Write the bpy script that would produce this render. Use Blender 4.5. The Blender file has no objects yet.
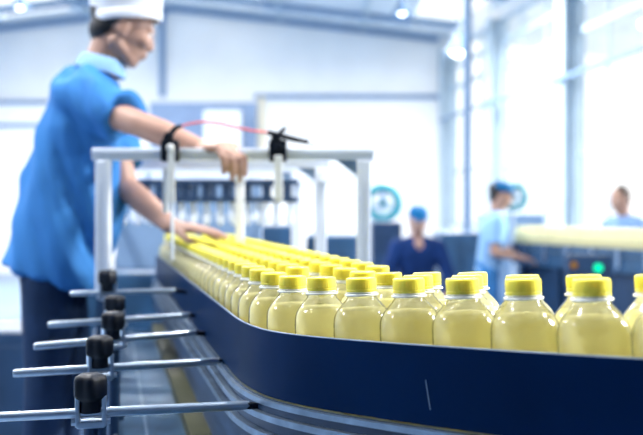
import bpy, bmesh, math, random
from mathutils import Vector, Matrix, noise, Euler
random.seed(7)
C = bpy.context.scene.collection
FPX = 893.0; CX = 321.5; YH = 208.0; HC = 1.45
PI = math.pi

def W(px, py, d):
    return Vector(((px-CX)*d/FPX, d, HC-(py-YH)*d/FPX))

# ------------------------------------------------------------------ materials
def mat(name, col, rough=0.5, metal=0.0, var=0.08, scale=8.0, bump=0.0, bscale=40.0, spec=0.5, coat=0.0, stretch=None, sss=0.0):
    m = bpy.data.materials.new(name); m.use_nodes = True
    nt = m.node_tree; n = nt.nodes; l = nt.links
    b = n['Principled BSDF']
    b.inputs['Roughness'].default_value = rough
    b.inputs['Metallic'].default_value = metal
    b.inputs['Specular IOR Level'].default_value = spec
    if sss: b.inputs['Subsurface Weight'].default_value = sss; b.inputs['Subsurface Radius'].default_value = (1.0,.9,.4); b.inputs['Subsurface Scale'].default_value = .015
    if coat: b.inputs['Coat Weight'].default_value = coat
    tc = n.new('ShaderNodeTexCoord'); nz = n.new('ShaderNodeTexNoise')
    mp = n.new('ShaderNodeMapping')
    if stretch: mp.inputs['Scale'].default_value = stretch
    l.new(tc.outputs['Object'], mp.inputs['Vector']); l.new(mp.outputs['Vector'], nz.inputs['Vector'])
    nz.inputs['Scale'].default_value = scale; nz.inputs['Detail'].default_value = 4
    r = n.new('ShaderNodeValToRGB')
    r.color_ramp.elements[0].position = 0.3; r.color_ramp.elements[1].position = 0.7
    r.color_ramp.elements[0].color = tuple(max(0, c*(1-var)) for c in col)+(1,)
    r.color_ramp.elements[1].color = tuple(min(1, c*(1+var)) for c in col)+(1,)
    l.new(nz.outputs['Fac'], r.inputs['Fac']); l.new(r.outputs['Color'], b.inputs['Base Color'])
    if bump:
        n2 = n.new('ShaderNodeTexNoise'); n2.inputs['Scale'].default_value = bscale
        l.new(mp.outputs['Vector'], n2.inputs['Vector'])
        bp = n.new('ShaderNodeBump'); bp.inputs['Strength'].default_value = bump; bp.inputs['Distance'].default_value = 0.01
        l.new(n2.outputs['Fac'], bp.inputs['Height']); l.new(bp.outputs['Normal'], b.inputs['Normal'])
    return m

def emit(name, col, s):
    m = bpy.data.materials.new(name); m.use_nodes = True
    nt = m.node_tree; nt.nodes.clear()
    e = nt.nodes.new('ShaderNodeEmission'); o = nt.nodes.new('ShaderNodeOutputMaterial')
    e.inputs['Color'].default_value = (*col, 1); e.inputs['Strength'].default_value = s
    nt.links.new(e.outputs[0], o.inputs[0]); return m

def clear(name, tint, gloss_rough=0.05, ior=1.45, gmul=1.0, bump=0.0):
    m = bpy.data.materials.new(name); m.use_nodes = True
    nt = m.node_tree; n = nt.nodes; l = nt.links; n.clear()
    t = n.new('ShaderNodeBsdfTransparent'); t.inputs['Color'].default_value = (*tint, 1)
    g = n.new('ShaderNodeBsdfGlossy'); g.inputs['Roughness'].default_value = gloss_rough
    f = n.new('ShaderNodeFresnel'); f.inputs['IOR'].default_value = ior
    mu = n.new('ShaderNodeMath'); mu.operation = 'MULTIPLY'; mu.inputs[1].default_value = gmul; mu.use_clamp = True
    mx = n.new('ShaderNodeMixShader'); o = n.new('ShaderNodeOutputMaterial')
    l.new(f.outputs[0], mu.inputs[0]); l.new(mu.outputs[0], mx.inputs[0]); l.new(t.outputs[0], mx.inputs[1]); l.new(g.outputs[0], mx.inputs[2])
    if bump:
        nz = n.new('ShaderNodeTexNoise'); nz.inputs['Scale'].default_value = 30
        bp = n.new('ShaderNodeBump'); bp.inputs['Strength'].default_value = bump; bp.inputs['Distance'].default_value = .01
        tc = n.new('ShaderNodeTexCoord'); l.new(tc.outputs['Object'], nz.inputs['Vector'])
        l.new(nz.outputs['Fac'], bp.inputs['Height']); l.new(bp.outputs['Normal'], g.inputs['Normal']); l.new(bp.outputs['Normal'], f.inputs['Normal'])
    l.new(mx.outputs[0], o.inputs[0]); return m

def juice_mat():
    m = bpy.data.materials.new('cloudy_juice'); m.use_nodes = True
    nt = m.node_tree; n = nt.nodes; l = nt.links; n.clear()
    tc = n.new('ShaderNodeTexCoord'); nz = n.new('ShaderNodeTexNoise'); nz.inputs['Scale'].default_value = 14
    l.new(tc.outputs['Object'], nz.inputs['Vector'])
    r = n.new('ShaderNodeValToRGB')
    r.color_ramp.elements[0].color = (0.975, 0.90, 0.54, 1); r.color_ramp.elements[1].color = (0.985, 0.94, 0.64, 1)
    l.new(nz.outputs['Fac'], r.inputs['Fac'])
    d = n.new('ShaderNodeBsdfDiffuse'); t = n.new('ShaderNodeBsdfTranslucent'); tr = n.new('ShaderNodeBsdfTransparent')
    tr.inputs['Color'].default_value = (0.98, 0.96, 0.80, 1)
    l.new(r.outputs[0], d.inputs[0]); l.new(r.outputs[0], t.inputs[0])
    mx = n.new('ShaderNodeMixShader'); mx.inputs[0].default_value = 0.62
    m2 = n.new('ShaderNodeMixShader'); m2.inputs[0].default_value = 0.30
    o = n.new('ShaderNodeOutputMaterial')
    l.new(d.outputs[0], mx.inputs[1]); l.new(t.outputs[0], mx.inputs[2])
    l.new(mx.outputs[0], m2.inputs[1]); l.new(tr.outputs[0], m2.inputs[2]); l.new(m2.outputs[0], o.inputs[0])
    return m

M = {}
M['wall'] = mat('white_wall_panel', (0.84, 0.83, 0.81), 0.6, var=0.03, scale=1.5)
M['wallblue'] = mat('blue_grey_panel', (0.42, 0.52, 0.66), 0.6, var=0.06, scale=2)
M['trimblue'] = mat('blue_grey_steel', (0.17, 0.27, 0.42), 0.5, var=0.1)
M['column'] = mat('pale_column_paint', (0.42, 0.52, 0.60), 0.5, var=0.08, scale=3)
M['ceiling'] = mat('pale_roof_sheet', (0.60, 0.67, 0.73), 0.6, var=0.08, scale=2)
M['darkwall'] = mat('light_damping_dark_wall', (0.05, 0.10, 0.19), 0.6, var=0.1)  # unseen walls darkened to cut the light reaching the foreground
M['ringw'] = mat('white_neck_ring', (0.80, 0.82, 0.78), 0.3)
M['capfar'] = mat('hazed_yellow_cap_plastic', (0.78, 0.73, 0.36), 0.4)  # yellow washed out: background haze and overexposure put into the colour
M['liptrim'] = mat('rail_edge_trim', (0.16, 0.24, 0.36), 0.4)
M['floor'] = mat('blue_epoxy_floor', (0.13, 0.20, 0.30), 0.35, var=0.15, scale=1.2)
M['navy'] = mat('navy_guide_plastic', (0.0006, 0.013, 0.056), 0.35, var=0.15, scale=6, spec=0.03)
M['darkblue'] = mat('dark_blue_machine_paint', (0.014, 0.045, 0.11), 0.45, var=0.2, scale=5)
M['machine'] = mat('mid_blue_machine_paint', (0.026, 0.085, 0.18), 0.45, var=0.25, scale=7)
M['steel'] = mat('brushed_steel', (0.52, 0.60, 0.70), 0.32, 1.0, var=0.1, scale=20, bump=0.05, bscale=150)
M['bluesteel'] = mat('blue_tinted_steel_plate', (0.040, 0.105, 0.19), 0.4, 0.7, var=0.2, scale=9, bump=0.05, bscale=60, stretch=(6, .6, 1))
M['stripsteel'] = mat('worn_edge_steel', (0.24, 0.32, 0.42), 0.35, 0.85, var=0.2, scale=30)
M['rod'] = mat('polished_rod', (0.50, 0.58, 0.68), 0.28, 0.9, var=0.1, scale=25, bump=0.04, bscale=90)
M['olive'] = mat('olive_wear_strip', (0.05, 0.052, 0.02), 0.5, var=0.3, scale=14)
M['black'] = mat('black_plastic', (0.001, 0.004, 0.012), 0.45, var=0.2, scale=20, spec=0.25)
M['alu'] = mat('pale_aluminium_profile', (0.79, 0.85, 0.96), 0.4, 0.0, var=0.05, scale=6)
M['white'] = mat('white_enamel', (0.82, 0.85, 0.88), 0.45, var=0.03)
M['belt'] = mat('grey_conveyor_slats', (0.22, 0.28, 0.34), 0.45, var=0.15, scale=20)
M['red'] = mat('red_tube', (0.75, 0.10, 0.12), 0.4)
M['teal'] = mat('teal_paint', (0.01, 0.27, 0.34), 0.4, var=0.12)
M['cap'] = mat('yellow_cap_plastic', (0.78, 0.69, 0.08), 0.4, var=0.05, scale=30, spec=0.28, sss=0.5)
M['shell'] = clear('clear_bottle_plastic', (0.96, 0.98, 0.96), 0.13, 1.5, 0.9)
M['glass'] = clear('window_glass', (0.97, 0.985, 1.0), 0.02, 1.3, 0.12)
M['juice'] = juice_mat()
M['skin'] = mat('skin', (0.43, 0.25, 0.19), 0.5, var=0.08, scale=15, bump=0.05)
M['shirt'] = mat('light_blue_cotton', (0.035, 0.18, 0.48), 0.8, var=0.06, scale=9, bump=0.15, bscale=14, spec=0.2)
M['shirtpale'] = mat('pale_blue_cotton', (0.26, 0.46, 0.74), 0.8, var=0.06, scale=9, spec=0.2)
M['shirtwhite'] = mat('white_blue_cotton', (0.22, 0.36, 0.64), 0.8, var=0.05, scale=9, spec=0.2)
M['navycloth'] = mat('navy_uniform_cloth', (0.006, 0.030, 0.13), 0.85, var=0.15, scale=9, spec=0.2)
M['trousers'] = mat('dark_navy_trousers', (0.012, 0.032, 0.085), 0.85, var=0.2, scale=9, bump=0.15, bscale=16, spec=0.2)
M['trousersblue'] = mat('mid_blue_trousers', (0.05, 0.20, 0.48), 0.85, var=0.1, spec=0.2)
M['hat'] = mat('white_cap_cloth', (0.80, 0.83, 0.90), 0.85, var=0.03, bump=0.1, bscale=25, spec=0.2)
M['capblue'] = mat('bright_blue_cap_cloth', (0.008, 0.13, 0.32), 0.8, var=0.08, spec=0.2)
M['hair'] = mat('black_hair', (0.012, 0.012, 0.016), 0.6, var=0.3, scale=60, bump=0.3, bscale=200)
M['brownhair'] = mat('dark_brown_hair', (0.06, 0.035, 0.025), 0.6, var=0.3, scale=60)
M['eye'] = mat('eye_white', (0.75, 0.75, 0.75), 0.2)
M['lip'] = mat('lip', (0.52, 0.24, 0.20), 0.5)
M['rubber'] = mat('shoe_rubber', (0.02, 0.025, 0.04), 0.6)
M['green'] = emit('green_lamp_glow', (0.0, 0.85, 0.42), 2.2)
M['orange'] = emit('orange_lamp_glow', (0.9, 0.42, 0.03), 0.5)
M['lamp'] = emit('lamp_glow', (0.92, 0.97, 1.0), 9.0)

# ------------------------------------------------------------------ mesh helpers
class MB:
    def __init__(s): s.bm = bmesh.new()
    def box(s, c, size, rot=None, bevel=0.0):
        c = Vector(c); hx, hy, hz = [v/2 for v in size]
        R = rot if rot is not None else Matrix.Identity(3)
        vs = [s.bm.verts.new(c + R @ Vector((x*hx, y*hy, z*hz))) for x in (-1, 1) for y in (-1, 1) for z in (-1, 1)]
        fs = [(0,1,3,2), (4,6,7,5), (0,4,5,1), (2,3,7,6), (0,2,6,4), (1,5,7,3)]
        ff = [s.bm.faces.new([vs[i] for i in f]) for f in fs]
        if bevel:
            es = list({e for f in ff for e in f.edges})
            bmesh.ops.bevel(s.bm, geom=es, offset=bevel, segments=2, affect='EDGES', profile=.5)
        return s
    def bar(s, a, b, w, h, up=(0,0,1), bevel=0.0):
        a = Vector(a); b = Vector(b); x = (b-a); L = x.length; x.normalize()
        y = Vector(up).cross(x)
        if y.length < 1e-4: y = Vector((0,1,0)).cross(x)
        y.normalize(); z = x.cross(y)
        R = Matrix((x, y, z)).transposed()
        return s.box((a+b)/2, (L, w, h), R, bevel)
    def tube(s, pts, r, seg=12, cap=True):
        pts = [Vector(p) for p in pts]; n = len(pts); rs = r if isinstance(r, (list, tuple)) else [r]*n
        t = (pts[1]-pts[0]).normalized()
        u = t.cross(Vector((0,0,1)))
        if u.length < 1e-3: u = t.cross(Vector((0,1,0)))
        u.normalize(); rings = []
        for i, p in enumerate(pts):
            t = (pts[min(i+1, n-1)]-pts[max(i-1, 0)]).normalized()
            u = (u - t*u.dot(t)).normalized(); v = t.cross(u)
            rings.append([s.bm.verts.new(p + (u*math.cos(a)+v*math.sin(a))*rs[i]) for a in [2*PI*k/seg for k in range(seg)]])
        for i in range(n-1):
            for k in range(seg):
                s.bm.faces.new((rings[i][k], rings[i][(k+1)%seg], rings[i+1][(k+1)%seg], rings[i+1][k]))
        if cap:
            s.bm.faces.new(rings[0][::-1]); s.bm.faces.new(rings[-1])
        return s
    def lathe(s, prof, seg=32, axis=Matrix.Identity(4), sx=1, sy=1):
        rings = []
        for r, z in prof:
            if r < 1e-6: rings.append([s.bm.verts.new(axis @ Vector((0,0,z)))])
            else: rings.append([s.bm.verts.new(axis @ Vector((r*sx*math.cos(2*PI*k/seg), r*sy*math.sin(2*PI*k/seg), z))) for k in range(seg)])
        for a, b in zip(rings, rings[1:]):
            for k in range(seg):
                k2 = (k+1) % seg
                if len(a) == 1 and len(b) == 1: continue
                if len(a) == 1: s.bm.faces.new((a[0], b[k2], b[k]))
                elif len(b) == 1: s.bm.faces.new((a[k], a[k2], b[0]))
                else: s.bm.faces.new((a[k], a[k2], b[k2], b[k]))
        return s
    def quad(s, *pts):
        s.bm.faces.new([s.bm.verts.new(Vector(p)) for p in pts]); return s
    def ellipsoid(s, c, r, R=None, seg=20, rings=12):
        mt = Matrix.Translation(Vector(c)) @ (R.to_4x4() if R is not None else Matrix.Identity(4)) @ Matrix.Diagonal((*r, 1))
        bmesh.ops.create_uvsphere(s.bm, u_segments=seg, v_segments=rings, radius=1, matrix=mt); return s
    def capsule(s, a, b, ra, rb, seg=14):
        a = Vector(a); b = Vector(b); x = b-a
        if x.length < 1e-5: return s.ellipsoid(a, (ra,)*3)
        xn = x.normalized(); pts = []; rs = []
        for i in range(5):
            t = PI/2*(i/4); pts.append(a - xn*ra*math.cos(t)); rs.append(max(ra*math.sin(t), ra*.05))
        for i in range(5):
            t = PI/2*(i/4); pts.append(b + xn*rb*math.sin(t)); rs.append(max(rb*math.cos(t), rb*.05))
        return s.tube(pts, rs, seg)
    def chain(s, pts, rs):
        for i in range(len(pts)-1): s.capsule(pts[i], pts[i+1], rs[i], rs[i+1])
        return s
    def loft(s, rings, seg=28, p=2.4):
        R = []
        for c, ax, bx in rings:
            c = Vector(c); ax = Vector(ax); bx = Vector(bx); ring = []
            for k in range(seg):
                a = 2*PI*k/seg; ca, sa = math.cos(a), math.sin(a)
                ring.append(s.bm.verts.new(c + ax*math.copysign(abs(ca)**(2/p), ca) + bx*math.copysign(abs(sa)**(2/p), sa)))
            R.append(ring)
        for a, b in zip(R, R[1:]):
            for k in range(seg): s.bm.faces.new((a[k], a[(k+1)%seg], b[(k+1)%seg], b[k]))
        s.bm.faces.new(R[0][::-1]); s.bm.faces.new(R[-1]); return s
    def sweep(s, pts, nrm, prof):
        """closed cross-section prof [(offset along nrm, z)] carried along pts"""
        R = []
        for p, n_ in zip(pts, nrm):
            R.append([s.bm.verts.new(Vector((p.x+n_.x*o, p.y+n_.y*o, p.z+z))) for o, z in prof])
        m = len(prof)
        for a, b in zip(R, R[1:]):
            for k in range(m): s.bm.faces.new((a[k], a[(k+1)%m], b[(k+1)%m], b[k]))
        s.bm.faces.new(R[0][::-1]); s.bm.faces.new(R[-1]); return s
    def build(s, name, m, parent=None, smooth=False, mesh_only=False):
        bmesh.ops.recalc_face_normals(s.bm, faces=s.bm.faces)
        me = bpy.data.meshes.new(name); s.bm.to_mesh(me); s.bm.free()
        me.materials.append(m)
        if smooth:
            for p in me.polygons: p.use_smooth = True
            if smooth != 'all':
                try: me.set_sharp_from_angle(angle=math.radians(40))
                except Exception: pass
        return link(name, me, parent)

def link(name, me, parent=None):
    o = bpy.data.objects.new(name, me); C.objects.link(o)
    if parent is not None:
        o.parent = parent
        o.matrix_parent_inverse = parent_world(parent).inverted()
    return o
def parent_world(p):
    m = p.matrix_basis.copy()
    if p.parent is not None: m = parent_world(p.parent) @ p.matrix_parent_inverse @ m
    return m
def tag(o, label=None, cat=None, group=None, kind=None):
    if label: o['label'] = label
    if cat: o['category'] = cat
    if group: o['group'] = group
    if kind: o['kind'] = kind
    return o
def thing(name, loc, label, cat, group=None):
    o = bpy.data.objects.new(name, None); C.objects.link(o); o.location = loc
    o.empty_display_size = .05
    return tag(o, label, cat, group)
def struct(name, mb, m, **k): return tag(mb.build(name, m, **k), kind='structure')

def organic(mb, voxel, smooth=4, wrinkle=None):
    """merge overlapping closed shapes into one continuous skin"""
    bmesh.ops.recalc_face_normals(mb.bm, faces=mb.bm.faces)
    me = bpy.data.meshes.new('tmp'); mb.bm.to_mesh(me); mb.bm.free()
    o = bpy.data.objects.new('tmp', me); C.objects.link(o)
    r = o.modifiers.new('r', 'REMESH'); r.mode = 'VOXEL'; r.voxel_size = voxel
    s = o.modifiers.new('s', 'SMOOTH'); s.iterations = smooth; s.factor = .5
    dg = bpy.context.evaluated_depsgraph_get(); dg.update()
    out = bpy.data.meshes.new_from_object(o.evaluated_get(dg))
    bpy.data.objects.remove(o); bpy.data.meshes.remove(me)
    if wrinkle:
        nn = [v.normal.copy() for v in out.vertices]
        for v, q in zip(out.vertices, nn): v.co = v.co + q*wrinkle(v.co)
    for p in out.polygons: p.use_smooth = True
    return out
def skin(name, mb, m, parent, voxel, smooth=4, wrinkle=None):
    me = organic(mb, voxel, smooth, wrinkle); me.name = name
    me.materials.clear(); me.materials.append(m)
    return link(name, me, parent)

# ------------------------------------------------------------------ conveyor path (plan view), far -> near -> right
ctrl = [(-.62,3.6), (-.47,3.0), (-.32,2.4), (-.22,2.0), (-.12,1.6), (-.084,1.467), (-.043,1.374), (0.004,1.304), (.060,1.240), (.122,1.178),
        (.184,1.119), (.244,1.063), (.303,1.011), (.361,.963), (.42,.915), (.50,.853), (.60,.775)]
def catmull(ps, n=24):
    out = []
    for i in range(len(ps)-1):
        p0 = Vector(ps[max(i-1,0)]); p1 = Vector(ps[i]); p2 = Vector(ps[i+1]); p3 = Vector(ps[min(i+2,len(ps)-1)])
        for k in range(n):
            t = k/n
            out.append(.5*((2*p1)+(p2-p0)*t+(2*p0-5*p1+4*p2-p3)*t*t+(3*p1-p0-3*p2+p3)*t**3))
    out.append(Vector(ps[-1])); return out
raw = catmull(ctrl)
for _ in range(120): raw = [raw[0]]+[(raw[i-1]+raw[i]*2+raw[i+1])/4 for i in range(1,len(raw)-1)]+[raw[-1]]
cum = [0.0]
for a, b in zip(raw, raw[1:]): cum.append(cum[-1]+(b-a).length)
LEN = cum[-1]
def at_s(s):
    s = min(max(s, 0), LEN-1e-6); lo, hi = 0, len(cum)-1
    while hi-lo > 1:
        m = (lo+hi)//2
        if cum[m] <= s: lo = m
        else: hi = m
    t = (s-cum[lo])/(cum[hi]-cum[lo]); return raw[lo].lerp(raw[hi], t)
def head_s(s):
    h = at_s(s+.03)-at_s(s-.03); return h.normalized()
def nrm_s(s):
    h = head_s(s); return Vector((-h.y, h.x, 0))
sA = min(range(len(raw)), key=lambda i: (raw[i]-Vector((-.043,1.374))).length); sA = cum[sA]
def zr(s):
    t = max(0.0, s-sA+.02); return .052*t*t/(t+.05)
BELT = 1.160
def P(s, off=0, z=0):
    p = at_s(s); n = nrm_s(s); return Vector((p.x+n.x*off, p.y+n.y*off, BELT+zr(s)+z))
SS = [i*LEN/150 for i in range(151)]
def path(off=0, z=0): return [P(s, off, z) for s in SS], [nrm_s(s) for s in SS]
RB = .0410

conv = thing('bottle_conveyor', P(sA, 0, -1.16), 'navy-sided curving bottle conveyor in the foreground with steel edge strips and guide rods', 'conveyor')
def sw(name, offs, z0, z1, m, parent=conv, smooth=True):
    pts, nn = path(0, 0); mb = MB()
    mb.sweep(pts, nn, [(offs[0], z0), (offs[1], z0), (offs[1], z1), (offs[0], z1)])
    return mb.build(name, m, parent, smooth=smooth)
sw('belt', (-.049, .30), -.012, 0.0, M['belt'])
rail = sw('guide_rail', (-.0475, -.0425), .006, .104, M['navy']); rail['label'] = 'navy blue plastic guide rail band'
lip = MB(); pts, nn = path(-.045, .1040); lip.tube(pts, .0016, 8); lip.build('rail_lip', M['liptrim'], rail, smooth='all')
sw('side_plate', (-.052, -.049), -.11, .004, M['darkblue'])
sw('edge_strip', (-0.059, -.0525), -.005, .003, M['stripsteel'])
sw('edge_strip', (-0.063, -.0525), -.026, -.017, M['stripsteel'])
sw('edge_strip', (-0.065, -.0525), -.054, -.044, M['stripsteel'])
sw('outer_plate', (.300, .306), -.11, .01, M['darkblue'])
# scratch on the band
sS = sA+.02
while (P(sS,-.048).x/P(sS,-.048).y*FPX+CX) < 427: sS += .002
a = P(sS-.003, -.0477, .062); b = P(sS+.004, -.0477, .026)
MB().bar(a, b, .0010, .0008, up=nrm_s(sS)).build('scratch', M['trimblue'], rail)
# outer guide rod on posts
def outer(s): 
    t = min(max((s-sA+.05)/.45, 0), 1); t = t*t*(3-2*t); return .0727*3+.048-.0727*2*t
orail = MB().tube([P(s, outer(s), .075) for s in SS], .004, 8).build('outer_guide_rod', M['rod'], conv, smooth='all')
for s in [LEN*k/7 for k in range(1, 7)]:
    MB().tube([P(s, outer(s)+.008, -.03), P(s, outer(s)+.008, .08)], .005, 10).build('outer_post', M['steel'], conv, smooth='all')
# lower tray between rod posts and the rail
def below(lat0, lat1, d0, d1, z0, z1, name, m):
    mb = MB(); u = Vector((-.235, 1, 0)); o = Vector((-.04+.235*1.3, 0, 0))
    pts = []
    q = [o+u*d0+Vector((lat0,0,0)), o+u*d0+Vector((lat1,0,0)), o+u*d1+Vector((lat1,0,0)), o+u*d1+Vector((lat0,0,0))]
    vs = [mb.bm.verts.new((p.x, p.y, z)) for z in (z0, z1) for p in q]
    for f in ((3,2,1,0),(4,5,6,7),(0,1,5,4),(1,2,6,5),(2,3,7,6),(3,0,4,7)): mb.bm.faces.new([vs[i] for i in f])
    return mb.build(name, m, conv)
tray = below(-.255, -.10, .95, 3.7, .93, .945, 'drip_tray', M['bluesteel'])
below(-.262, -.254, .95, 3.7, .93, .985, 'tray_edge', M['stripsteel'])
below(-.10, -.055, .95, 3.7, .93, .975, 'wear_strip', M['olive'])
below(-.055, .0, .95, 3.7, .90, 1.05, 'side_beam', M['darkblue'])
below(-.190, -.184, .95, 3.7, .945, .951, 'tray_rib', M['stripsteel'])
below(-.335, -.268, .95, 3.7, .80, .96, 'outer_beam', M['darkblue'])
for d in (1.0, 2.3, 3.5):
    for lat in (-.30, -.03): 
        x = -.04+.235*1.3-.235*d+lat
        MB().box((x, d, .41), (.06, .06, .82), bevel=.004).build('conveyor_leg', M['darkblue'], conv)
for s in (LEN*.72, LEN*.95):
    MB().box(P(s, .13, -.64)*1, (.05, .05, 1.04), bevel=.004).build('conveyor_leg', M['darkblue'], conv)

# guide rods, clamps, knobs: (rod left px, left y, right px, right y, knob px, d of knob, d left, d right)
rods = [(-12,417.5, 249,405, 91, 1.32, 1.29, 1.37), (13,373.5, 219,361, 97, 1.56, 1.53, 1.66), (34,346.5, 196,332.5, 108, 1.80, 1.78, 1.92),
        (48,325, 190,315, 111, 2.03, 2.02, 2.13), (70,293.5, 176,290.5, 107, 2.28, 2.27, 2.33)]
for i, (x0, y0, x1, y1, kx, kd, d0, d1) in enumerate(rods):
    A = W(x0, y0, d0); B = W(x1, y1, d1)
    t = ((kx-CX)*kd/FPX - A.x)/(B.x-A.x); K = A.lerp(B, t)
    ax = (B-A).normalized(); R = Matrix((ax, Vector((0,0,1)).cross(ax).normalized(), Vector((0,0,1)))).transposed()
    zb = .96
    post = MB(); post.tube([Vector((K.x, K.y, zb)), Vector((K.x, K.y, K.z-.012))], .011, 16)
    post.tube([Vector((K.x, K.y, zb-.0)), Vector((K.x, K.y, zb+.012))], .022, 16)
    po = post.build('bracket_post', M['darkblue'], conv, smooth=True)
    rr = .0072 if i < 4 else .0065
    MB().tube([A, A.lerp(B,.02), B.lerp(A,.02), B], [rr*.85, rr, rr, rr*.85], 16).build('guide_rod', M['rod'], po, smooth=True)
    # split clamp: two cheeks around the rod and a bridge
    cl = MB()
    for sgn in (-1, 1):
        cl.box(K + R @ Vector((sgn*.019, 0, .004)), (.007, .026, .046), R, .002)
        cl.tube([K + R @ Vector((sgn*.0225, -.006, -.012)), K + R @ Vector((sgn*.028, -.006, -.012))], .005, 8)
    cl.box(K + R @ Vector((0, 0, -.016)), (.040, .026, .010), R, .002)
    cl.build('clamp', M['steel'], po)
    kn = MB(); T = Matrix.Translation(K + Vector((0,-.004,.002)))
    prof = [(0,.0),(.0150,.0),(.0150,.016),(.0165,.018),(.0205,.022),(.0225,.026),(.0225,.048),(.0205,.053),(.015,.056),(0,.057)]
    kn.lathe(prof, 36, T)
    for v in kn.bm.verts:   # five lobes on the star grip
        l = T.inverted() @ v.co
        if l.z > .019 and l.x*l.x+l.y*l.y > 1e-6:
            a = math.atan2(l.y, l.x); k = 1+.10*math.cos(5*a)
            v.co = T @ Vector((l.x*k, l.y*k, l.z))
    kn.build('knob', M['black'], po, smooth=True)
    # end shoe that holds the rail
    Ns = (B-A).normalized()
    MB().bar(B-Ns*.004, B+Ns*.03+Vector((0,0,-.006)), .012, .010, bevel=.002).build('rod_shoe', M['black'], po)

# ------------------------------------------------------------------ bottles
def bottle_profile():
    return [(0,.004),(.012,.003),(.026,.001),(.0345,.0),(.0392,.004),(RB,.010),(RB,.026),(.0399,.029),(.0399,.032),(RB,.035),(RB,.052),(.0399,.055),(.0399,.058),(RB,.061),
            (RB,.114),(.0408,.122),(.0400,.129),(.0382,.1345),(.0345,.1405),(.0300,.146),(.0258,.1505),(.0226,.1540),(.0208,.1570),(.0204,.1585),
            (.0200,.1605),(.0195,.1640),(.0192,.168),(.0192,.182)]
bb = MB().lathe(bottle_profile(), 64)
for v in bb.bm.verts:     # moulded flutes on the shoulder
    if .124 < v.co.z < .153:
        f = 1-.022*math.sin(PI*(v.co.z-.124)/.029)*(.5+.5*math.cos(8*math.atan2(v.co.y, v.co.x))); v.co.x *= f; v.co.y *= f
bmesh.ops.recalc_face_normals(bb.bm, faces=bb.bm.faces)
me_shell = bpy.data.meshes.new('bottle'); bb.bm.to_mesh(me_shell); bb.bm.free(); me_shell.materials.append(M['shell'])
cp = MB(); N = 72
prof = [(.0188,.0),(.0210,.0),(.0212,.0030),(.0206,.0034),(.0206,.0042),(.0212,.0046),(.0213,.0158),(.0208,.0180),(.0196,.0192),(.0150,.0194),(.0145,.0190),(0,.0190)]
cp.lathe([(r, z+.1650) for r, z in prof], N)
for v in cp.bm.verts:    # knurled side
    r = math.hypot(v.co.x, v.co.y)
    if r > .0205 and v.co.z > .1690 and v.co.z < .182:
        k = round(math.atan2(v.co.y, v.co.x)/(2*PI/N)); f = 1.0 if k % 2 else .972
        v.co.x *= f; v.co.y *= f
bmesh.ops.recalc_face_normals(cp.bm, faces=cp.bm.faces)
me_cap = bpy.data.meshes.new('cap'); cp.bm.to_mesh(me_cap); cp.bm.free(); me_cap.materials.append(M['cap'])
jb = MB(); jp = [(0,.0065)]+[(max(r-.0022, .004), z+.0025 if z < .01 else z) for r, z in bottle_profile()[1:21]]
jp = [q for q in jp if q[1] <= .1408]+[(.0310,.1420),(0,.1420)]
jb.lathe(jp, 32); bmesh.ops.recalc_face_normals(jb.bm, faces=jb.bm.faces)
me_juice = bpy.data.meshes.new('juice'); jb.bm.to_mesh(me_juice); jb.bm.free(); me_juice.materials.append(M['juice'])
rg = MB().lathe([(.0200,.1592),(.0232,.1594),(.0238,.1606),(.0234,.1622),(.0198,.1626)], 40); rg.lathe([(.0206,.1636),(.0212,.1638),(.0212,.1648),(.0195,.1649)], 40); bmesh.ops.recalc_face_normals(rg.bm, faces=rg.bm.faces)
me_ring = bpy.data.meshes.new('neck_ring'); rg.bm.to_mesh(me_ring); rg.bm.free(); me_ring.materials.append(M['ringw'])
for me in (me_shell, me_cap, me_juice, me_ring):
    for p in me.polygons: p.use_smooth = True
    if me is me_cap: me.set_sharp_from_angle(angle=math.radians(40))

proto = None
def add_bottle(loc, rot):
    global proto
    if proto is None:
        proto = bpy.data.objects.new('juice_bottle', me_shell); C.objects.link(proto)
        for n_, me in (('cap', me_cap), ('juice', me_juice), ('neck_ring', me_ring)):
            c = bpy.data.objects.new(n_, me); C.objects.link(c); c.parent = proto
        o = proto
    else:
        o = proto.copy(); C.objects.link(o)
        for ch in list(proto.children):
            c = ch.copy(); c.parent = o; C.objects.link(c)
    o.location = loc; o.rotation_euler = rot
    return o
placed = []   # (row, s, pos)
def ok(p, dmin): return all((p-q).length >= dmin for _, _, q in placed)
def plan(s, off): 
    q = P(s, off); return Vector((q.x, q.y))
GAP = .0835
for row in range(4):
    off = row*.0727
    if row == 0:
        s = sA; ss = []
        while s < LEN-.02:
            ss.append(s); t = s+.05
            while t < LEN and (plan(t,0)-plan(s,0)).length < .0855: t += .0008
            s = t
        s = sA
        while s > .06:
            t = s-.05
            while t > 0 and (plan(t,0)-plan(s,0)).length < .0838: t -= .0008
            s = t
            if s > .06: ss.append(s)
        for s in ss: placed.append((0, s, plan(s, 0)))
    else:
        smax = [0, LEN-.02, sA+.30, sA+.06][row]; smin = .06
        s = smax
        while s > smin:
            p = plan(s, off)
            if ok(p, GAP): placed.append((row, s, p)); s -= .05
            s -= .0011
def pxof(p): return CX+p.x/p.y*FPX
words = ['first','second','third','fourth','fifth','sixth','seventh','eighth','ninth','tenth','eleventh','twelfth']
info = []
for row, s, p in placed:
    slope = (zr(s+.03)-zr(s-.03))/.06; h = head_s(s); n3 = nrm_s(s)
    base = Vector((p.x, p.y, BELT+zr(s)+.0008))
    tilt = Matrix.Rotation(0, 4, 'Z')
    hv = Vector((h.x, h.y, slope)).normalized(); up = n3.cross(hv)*1.0
    if up.z < 0: up = -up
    R = Matrix((hv, up.cross(hv), up)).transposed()
    R = R @ Matrix.Rotation(random.uniform(0, 6.28), 3, 'Z')
    o = add_bottle(base, R.to_euler()); info.append((row, s, p, o))
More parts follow.
